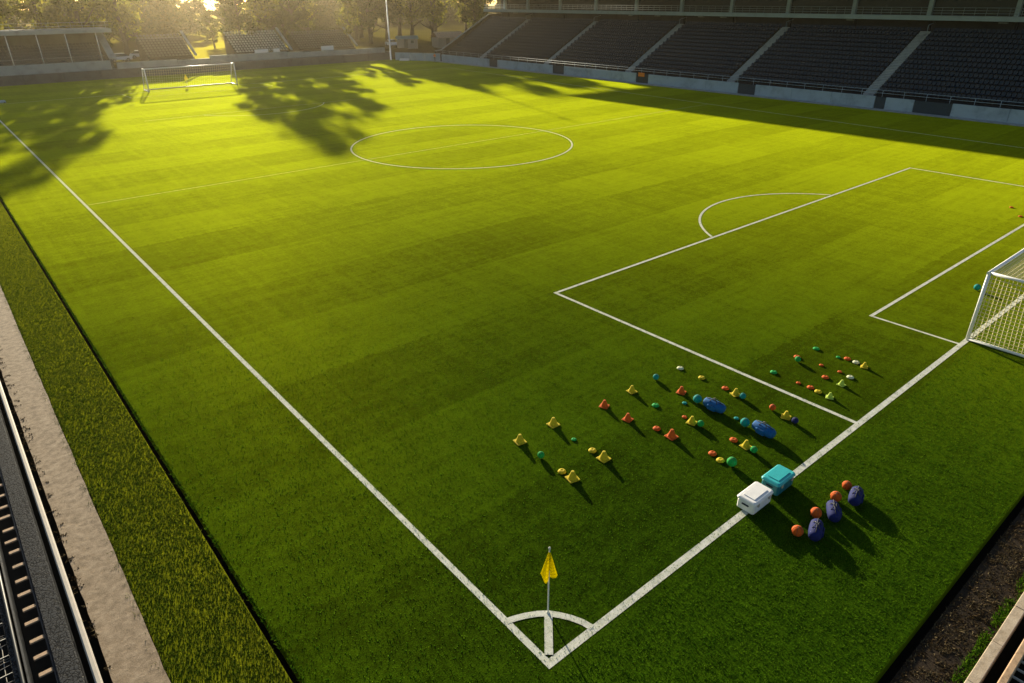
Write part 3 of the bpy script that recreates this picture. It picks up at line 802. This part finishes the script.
car = thing('parked_car', 'white car parked behind the wall right beside the covered stand', 'car', (25.6, 150.5, 2.0), math.radians(12), 'cars parked behind the far wall')
car_parts(car)
for x, y, z, rz, lab in ((31.0, 156.5, 2.0, 170, 'white car parked farther back behind the narrow terrace'), (86.5, 150.5, 2.0, 80, 'white car parked between the shed and the kiosk')):
    c = copy_tree(car); c.location = (x, y, z); c.rotation_euler = (0, 0, math.radians(rz)); c['label'] = lab

# sheds near the corner
def shed(x, y, w, d, h, rz, roof, label, name='garden_shed', cat='shed', rh=.7):
    t = thing(name, label, cat, (x, y, 2.0), math.radians(rz))
    MB().box(0, w, 0, d, -.2, h).build('wall', M['shed'], t)
    MB().prism([(-.3, h+.003), (d/2, h+rh), (d+.3, h+.003), (d/2, h+rh-.16)], 'x', -.3, w+.3).build('roof', roof, t)
    MB().box(w*.3, w*.3+.9, -.04, -.003, 0, 2.0).build('door', M['gate'], t)
    f = MB().box(w*.62, w*.62+.9, -.05, -.003, .9, 1.7).build('window', M['lwall'], t)
    MB().box(w*.62+.08, w*.62+.82, -.07, -.053, .98, 1.62).build('pane', M['glass'], f)
    return t
shed(84.2, 143.5, 4.6, 3.2, 1.9, -25, M['tealroof'], 'small shed with a teal roof behind the corner wall')
shed(92.5, 138.8, 6.4, 5.0, 2.0, -15, M['tiles'], 'kiosk with a tan roof beside the end of the large grandstand', 'kiosk', 'kiosk', 1.3)

# a person in orange beside the corner wall
def person(x, y, rz, label):
    t = thing('person', label, 'person', (x, y, .0), rz)
    J = {'pel':(0,0,.95),'wai':(0,0,1.1),'che':(0,.01,1.34),'nec':(0,0,1.50),'hea':(0,-.01,1.60),'hed':(0,-.01,1.72),
         'lh':(-.1,0,.9),'lk':(-.12,-.03,.5),'la':(-.13,.02,.1),'lt':(-.14,-.14,.05),'rh':(.1,0,.9),'rk':(.13,-.04,.5),'ra':(.14,.03,.1),'rt':(.15,-.13,.05),
         'ls':(-.19,0,1.42),'le':(-.27,.02,1.14),'lw':(-.25,-.12,.92),'lf':(-.25,-.17,.85),'rs':(.19,0,1.42),'re':(.28,.03,1.14),'rw':(.27,-.08,.90),'rf':(.27,-.12,.82)}
    Rr = {'pel':.14,'wai':.13,'che':.15,'nec':.055,'hea':.085,'hed':.09,'lh':.09,'rh':.09,'lk':.06,'rk':.06,'la':.045,'ra':.045,'lt':.04,'rt':.04,'ls':.065,'rs':.065,'le':.045,'re':.045,'lw':.033,'rw':.033,'lf':.04,'rf':.04}
    E_ = [('pel','wai'),('wai','che'),('che','nec'),('nec','hea'),('hea','hed'),('pel','lh'),('lh','lk'),('lk','la'),('la','lt'),('pel','rh'),('rh','rk'),('rk','ra'),('ra','rt'),('che','ls'),('ls','le'),('le','lw'),('lw','lf'),('che','rs'),('rs','re'),('re','rw'),('rw','rf')]
    ks = list(J)
    me = bpy.data.meshes.new('body'); me.from_pydata([J[k] for k in ks], [(ks.index(a), ks.index(b)) for a, b in E_], [])
    o = bpy.data.objects.new('body', me); link(o)
    o.modifiers.new('skin', 'SKIN'); 
    for i, k in enumerate(ks): me.skin_vertices[0].data[i].radius = (Rr[k], Rr[k])
    me.skin_vertices[0].data[0].use_root = True
    o.modifiers.new('sub', 'SUBSURF').levels = 1
    dg = bpy.context.evaluated_depsgraph_get()
    m2 = bpy.data.meshes.new_from_object(o.evaluated_get(dg)); bpy.data.objects.remove(o)
    for m in ('skin', 'hivis', 'trouser'): m2.materials.append(M[m])
    for p in m2.polygons:
        z = p.center.z; ax = abs(p.center.x)
        p.material_index = 2 if z < .93 and ax < .22 else (1 if z < 1.5 and not (z < .98) else 0)
        p.use_smooth = True
    b = bpy.data.objects.new('body', m2); link(b); b.parent = t
    MB().lathe([(.092,0),(.098,.05),(.085,.10),(.04,.13)], (0,.0,1.70), 12).build('hair', M['seam'], t)
    return t
person(83.6, 127.6, math.radians(-60), 'person in an orange top standing at the corner wall')
# small items on the grass near the far corners
t = thing('white_mat', 'small white folded mat on the grass below the corner wall', 'mat', (80.0, 134.4, 0), math.radians(-50))
MB().rbox(-1.1, 1.1, -.35, .35, .01, .28, .05).build('lower_fold', M['white_lid'], t); MB().rbox(-1.0, 1.1, -.33, .33, .285, .46, .05).build('upper_fold', M['white_lid'], t)
t = thing('ground_board', 'low pale blue board lying beside the touchline near the far left corner', 'board', (1.6, 115.6, 0), math.radians(5))
MB().rbox(-1.2, 1.0, -.5, .5, .02, .30, .05).build('panel', M['panel'], t); MB().rbox(-1.1, -.9, -.55, .55, .005, .1, .02).build('foot', M['seam'], t); MB().rbox(.7, .9, -.55, .55, .005, .1, .02).build('foot', M['seam'], t)

# ------------------------------------------------------------------ trees
def tree_mesh(seed, H, cr, c0, nblob=60, per=110, leaf=.34, mat=None, spread=1.0):
    r = np.random.RandomState(seed); q = random.Random(seed)
    # trunk and limbs
    tb = MB(); top = H*.72
    pts = [(0,0,-.2)]; x = y = 0
    for i in range(1, 7):
        x += q.uniform(-.25,.25); y += q.uniform(-.25,.25); pts.append((x, y, top*i/6))
    r0 = .018*H + .06
    tb.tube(pts, [r0*1.35] + [r0*(1-.13*i) for i in range(1, 7)], 8)
    ends = []
    for k in range(9):
        z = q.uniform(c0*.9, top*.9); i = min(5, int(z/top*6)); p = Vector(pts[i]); a = q.uniform(0, 2*PI)
        ln = cr*q.uniform(.5,.95); e = p + Vector((math.cos(a)*ln, math.sin(a)*ln, ln*q.uniform(.5,1.0)))
        m = (p+e)/2 + Vector((0,0,-ln*.08)); tb.tube([p, m, e], [r0*.42, r0*.28, .03], 6); ends.append(e)
    # crown of leaf clumps
    ch = H-c0; V = []
    for k in range(nblob):
        while True:
            u = r.uniform(-1, 1, 3)
            if .25 < np.linalg.norm(u) < 1: break
        taper = 1.0 - .35*max(0, u[2])
        c = np.array([u[0]*cr*.86*taper*spread, u[1]*cr*.86*taper*spread, c0 + ch*.5 + u[2]*ch*.46])
        br = cr*r.uniform(.16, .34)
        d = r.normal(0, 1, (per, 3)); d /= np.linalg.norm(d, axis=1)[:, None]
        rad = br*np.abs(r.normal(0, .62, per)) + .05
        p = c + d*rad[:, None]*np.array([1.15, 1.15, .8])
        a = r.normal(0, 1, (per, 3)); a /= np.linalg.norm(a, axis=1)[:, None]
        b = np.cross(a, r.normal(0, 1, (per, 3))); b /= np.linalg.norm(b, axis=1)[:, None]
        s = leaf*r.uniform(.5, 1.3, per)[:, None]
        Q = np.stack([p-a*s, p+b*s*.55, p+a*s, p-b*s*.55], 1)
        V.append(Q.reshape(-1, 3))
    V = np.concatenate(V)
    return tb, V
def tree_proto(seed, H, cr, c0, mat, **k):
    tb, V = tree_mesh(seed, H, cr, c0, **k)
    return (tb, fast_mesh('crown', V, 0, 4, mat), V)
PR = [tree_proto(1, 22, 5.0, 2.6, M['leafA']), tree_proto(2, 22, 5.6, 3.2, M['leafA']), tree_proto(3, 20, 4.8, 2.0, M['leafB']),
      tree_proto(4, 20, 5.4, 3.0, M['leafB']), tree_proto(5, 14, 3.0, 3.0, M['leafA'], nblob=30), tree_proto(6, 20, 5.0, 3.0, M['leafA'], nblob=54)]
TRm = {}
def tree(i, x, y, s, label, group, z=2.0, sz=None):
    t = thing('broadleaf_tree', label, 'tree', (x, y, z), rnd.uniform(0, 6.28), group)
    t.scale = (s, s, sz or s)
    tb, me, _ = PR[i]
    if i not in TRm:
        o = tb.build('trunk', M['bark'], t); TRm[i] = o.data
    else:
        o = bpy.data.objects.new('trunk', TRm[i]); link(o); o.parent = t
    c = bpy.data.objects.new('crown', me); link(c); c.parent = t
    return t
G1 = 'trees behind the covered stand'; G2 = 'trees behind the open terraces'; G3 = 'trees behind the corner of the ground'
for i, x, y, s, lab in (
    (0, -26, 153, 1.1, 'tall tree behind the covered stand, hidden by the left edge of the photo'),
    (1, -18, 154, 1.15, 'tall tree behind the covered stand, just outside the left edge'),
    (0, -10, 153, 1.12, 'golden green tree behind the far left part of the covered stand'),
    (1, -1.5, 155, 1.1, 'broad golden tree over the leftmost bay of the covered stand'),
    (5, 7, 153, 1.15, 'golden tree over the leftmost posts of the covered stand'),
    (0, 14.5, 154, 1.14, 'golden tree over the middle bays of the covered stand'),
    (1, 21.0, 155, 1.12, 'tall golden tree at the right end of the covered stand'),
    (0, 28.5, 157, 1.16, 'tall golden tree just right of the covered stand, behind the white car')):
    tree(i, x, y, s, lab, G1)
for i, x, y, s, lab in (
    (2, 50.5, 153, 1.02, 'tall hazy tree behind the left edge of the terrace of pale seats'),
    (0, 57.0, 158, 1.20, 'dense hazy tree right behind the terrace of pale seats'),
    (2, 64.0, 156, 1.08, 'tall shaded tree behind the right edge of the terrace of pale seats'),
    (4, 74.5, 149, .95, 'small tree between the darker terrace and the tall mast')):
    tree(i, x, y, s, lab, G2)
for i, x, y, s, lab in (
    (2, 31, 186, 1.0, 'hazy tree far behind the narrow terrace in the glow'),
    (3, 40, 196, 1.0, 'hazy dark tree in the sun glow above the far goal'),
    (2, 53, 178, .47, 'low bushy tree in the bright gap of the sun glow'),
    (3, 59, 186, .50, 'second low tree in the bright gap, next to the terrace of pale seats'),
    (2, 70, 190, .95, 'shaded tree behind the gap between the two terraces'),
    (3, 74, 184, 1.0, 'dark tree behind the darker terrace'),
    (5, 84, 192, 1.0, 'dark green tree left of the tall mast'),
    (2, 94, 186, 1.0, 'dense dark tree right of the tall mast')):
    tree(i, x, y, s, lab, G2)
for i, x, y, s, lab in (
    (3, 97, 170, 1.25, 'dark tree with a bare trunk behind the teal roofed shed'),
    (1, 106, 172, 1.2, 'bright yellow green tree behind the shed and kiosk'),
    (0, 117, 176, .9, 'bright yellow green tree above the sloping end of the grandstand'),
    (5, 126, 168, 1.0, 'yellow green tree just behind the end wall of the grandstand'),
    (1, 134, 184, 1.0, 'tall tree far behind the grandstand end'),
    (5, 104, 158, 1.2, 'broad tree rising behind the kiosk, close to the grandstand end'),
    (3, 110, 185, 1.3, 'tall shaded tree deep behind the kiosk'),
    (2, 100, 190, 1.35, 'tallest dark tree deep behind the shed'),
    (3, 107, 197, 1.35, 'tall dark tree at the very back behind the kiosk'),
    (3, 88, 163, 1.0, 'dark tree behind the car between shed and mast'),
    (2, 92, 178, 1.25, 'tall dark tree behind the shed, deeper in the row'),
    (2, 112, 150, 1.0, 'dark tree hidden behind the back corner of the grandstand')):
    tree(i, x, y, s, lab, G3)
# far wood that reads as one mass
W_ = []
for k in range(120):
    x = rs.uniform(-70, 230); y = rs.uniform(198, 262)
    if abs((x+6.9)*.9494 - (y+7.1)*.3140) < 2.5: x += 4 + (abs(x-60)*.0)
    _, _, V = PR[2 if k % 3 else 3]
    y += 60 if x > 115 else 0; a = rs.uniform(0, 6.28); s = rs.uniform(.8, 1.15)
    Q = V.reshape(-1, 4, 3)[rs.rand(len(V)//4) < .55]
    ctr = Q.mean(1, keepdims=True); Q = ctr + (Q-ctr)*1.5
    Q = Q.reshape(-1, 3)*s
    Q[:,2] *= .80
    c, sn = math.cos(a), math.sin(a)
    W_.append(np.stack([Q[:,0]*c-Q[:,1]*sn+x, Q[:,0]*sn+Q[:,1]*c+y, Q[:,2]-.5], 1))
me = fast_mesh('far_wood', np.concatenate(W_), 0, 4, M['leafB'])
o = bpy.data.objects.new('far_wood', me); link(o); tag(o, 'far wood closing the view behind the ground', 'wood', kind='stuff')

# ------------------------------------------------------------------ air
def haze(density, aniso, col):
    t = NT('haze_air'); v = t.n('ShaderNodeVolumePrincipled')
    v.inputs['Color'].default_value = (*col, 1); v.inputs['Density'].default_value = density; v.inputs['Anisotropy'].default_value = aniso
    t.l(v.outputs[0], t.out.inputs['Volume'])
    o = MB().box(-720, 720, -720, 720, -1.45, 34).build('haze', t.m); tag(o, kind='stuff'); return o
haze(.00025, .925, (1, .86, .60))

# ------------------------------------------------------------------ light
EL, AZ = 13.5, 18.0     # azimuth measured from +Y towards +X
w = bpy.data.worlds.new('World'); S.world = w; w.use_nodes = True
nt = w.node_tree; bg = nt.nodes['Background']
sky = nt.nodes.new('ShaderNodeTexSky'); sky.sky_type = 'NISHITA'; sky.sun_disc = False
sky.sun_elevation = math.radians(EL); sky.sun_rotation = math.radians(AZ)
nt.links.new(sky.outputs[0], bg.inputs[0]); bg.inputs[1].default_value = .055
sd = bpy.data.lights.new('sun', 'SUN'); sd.energy = 5.0; sd.angle = math.radians(.7); sd.color = (1, .88, .64)
so = bpy.data.objects.new('sun', sd); link(so)
e, a = math.radians(EL), math.radians(AZ)
dv = Vector((math.cos(e)*math.sin(a), math.cos(e)*math.cos(a), math.sin(e)))
so.rotation_euler = dv.to_track_quat('Z', 'Y').to_euler()
so.location = dv*300

# ------------------------------------------------------------------ camera
R = Matrix(((0.7663676586951085, 0.29803186727031994, -0.5690848950706251), (-0.6423649595895473, 0.34598189972039506, -0.6838594766159094), (-0.006918843667626601, 0.8896479815956606, 0.45659456681510135)))
cd = bpy.data.cameras.new('camera'); cd.sensor_width = 36; cd.lens = 36*675/1024; cd.clip_end = 3000; cd.clip_start = .1
co = bpy.data.objects.new('camera', cd); link(co)
co.matrix_world = Matrix.Translation((-6.908, -7.124, 13.0)) @ R.to_4x4()
S.camera = co

S.view_settings.view_transform = 'Standard'; S.view_settings.look = 'None'; S.view_settings.gamma = 1; S.view_settings.use_curve_mapping = False
S.view_settings.exposure = 1.22
S.render.engine = 'CYCLES'
S.cycles.use_denoising = True
S.cycles.max_bounces = 6; S.cycles.diffuse_bounces = 2; S.cycles.glossy_bounces = 2; S.cycles.transmission_bounces = 3; S.cycles.volume_bounces = 0
S.cycles.sample_clamp_indirect = 4
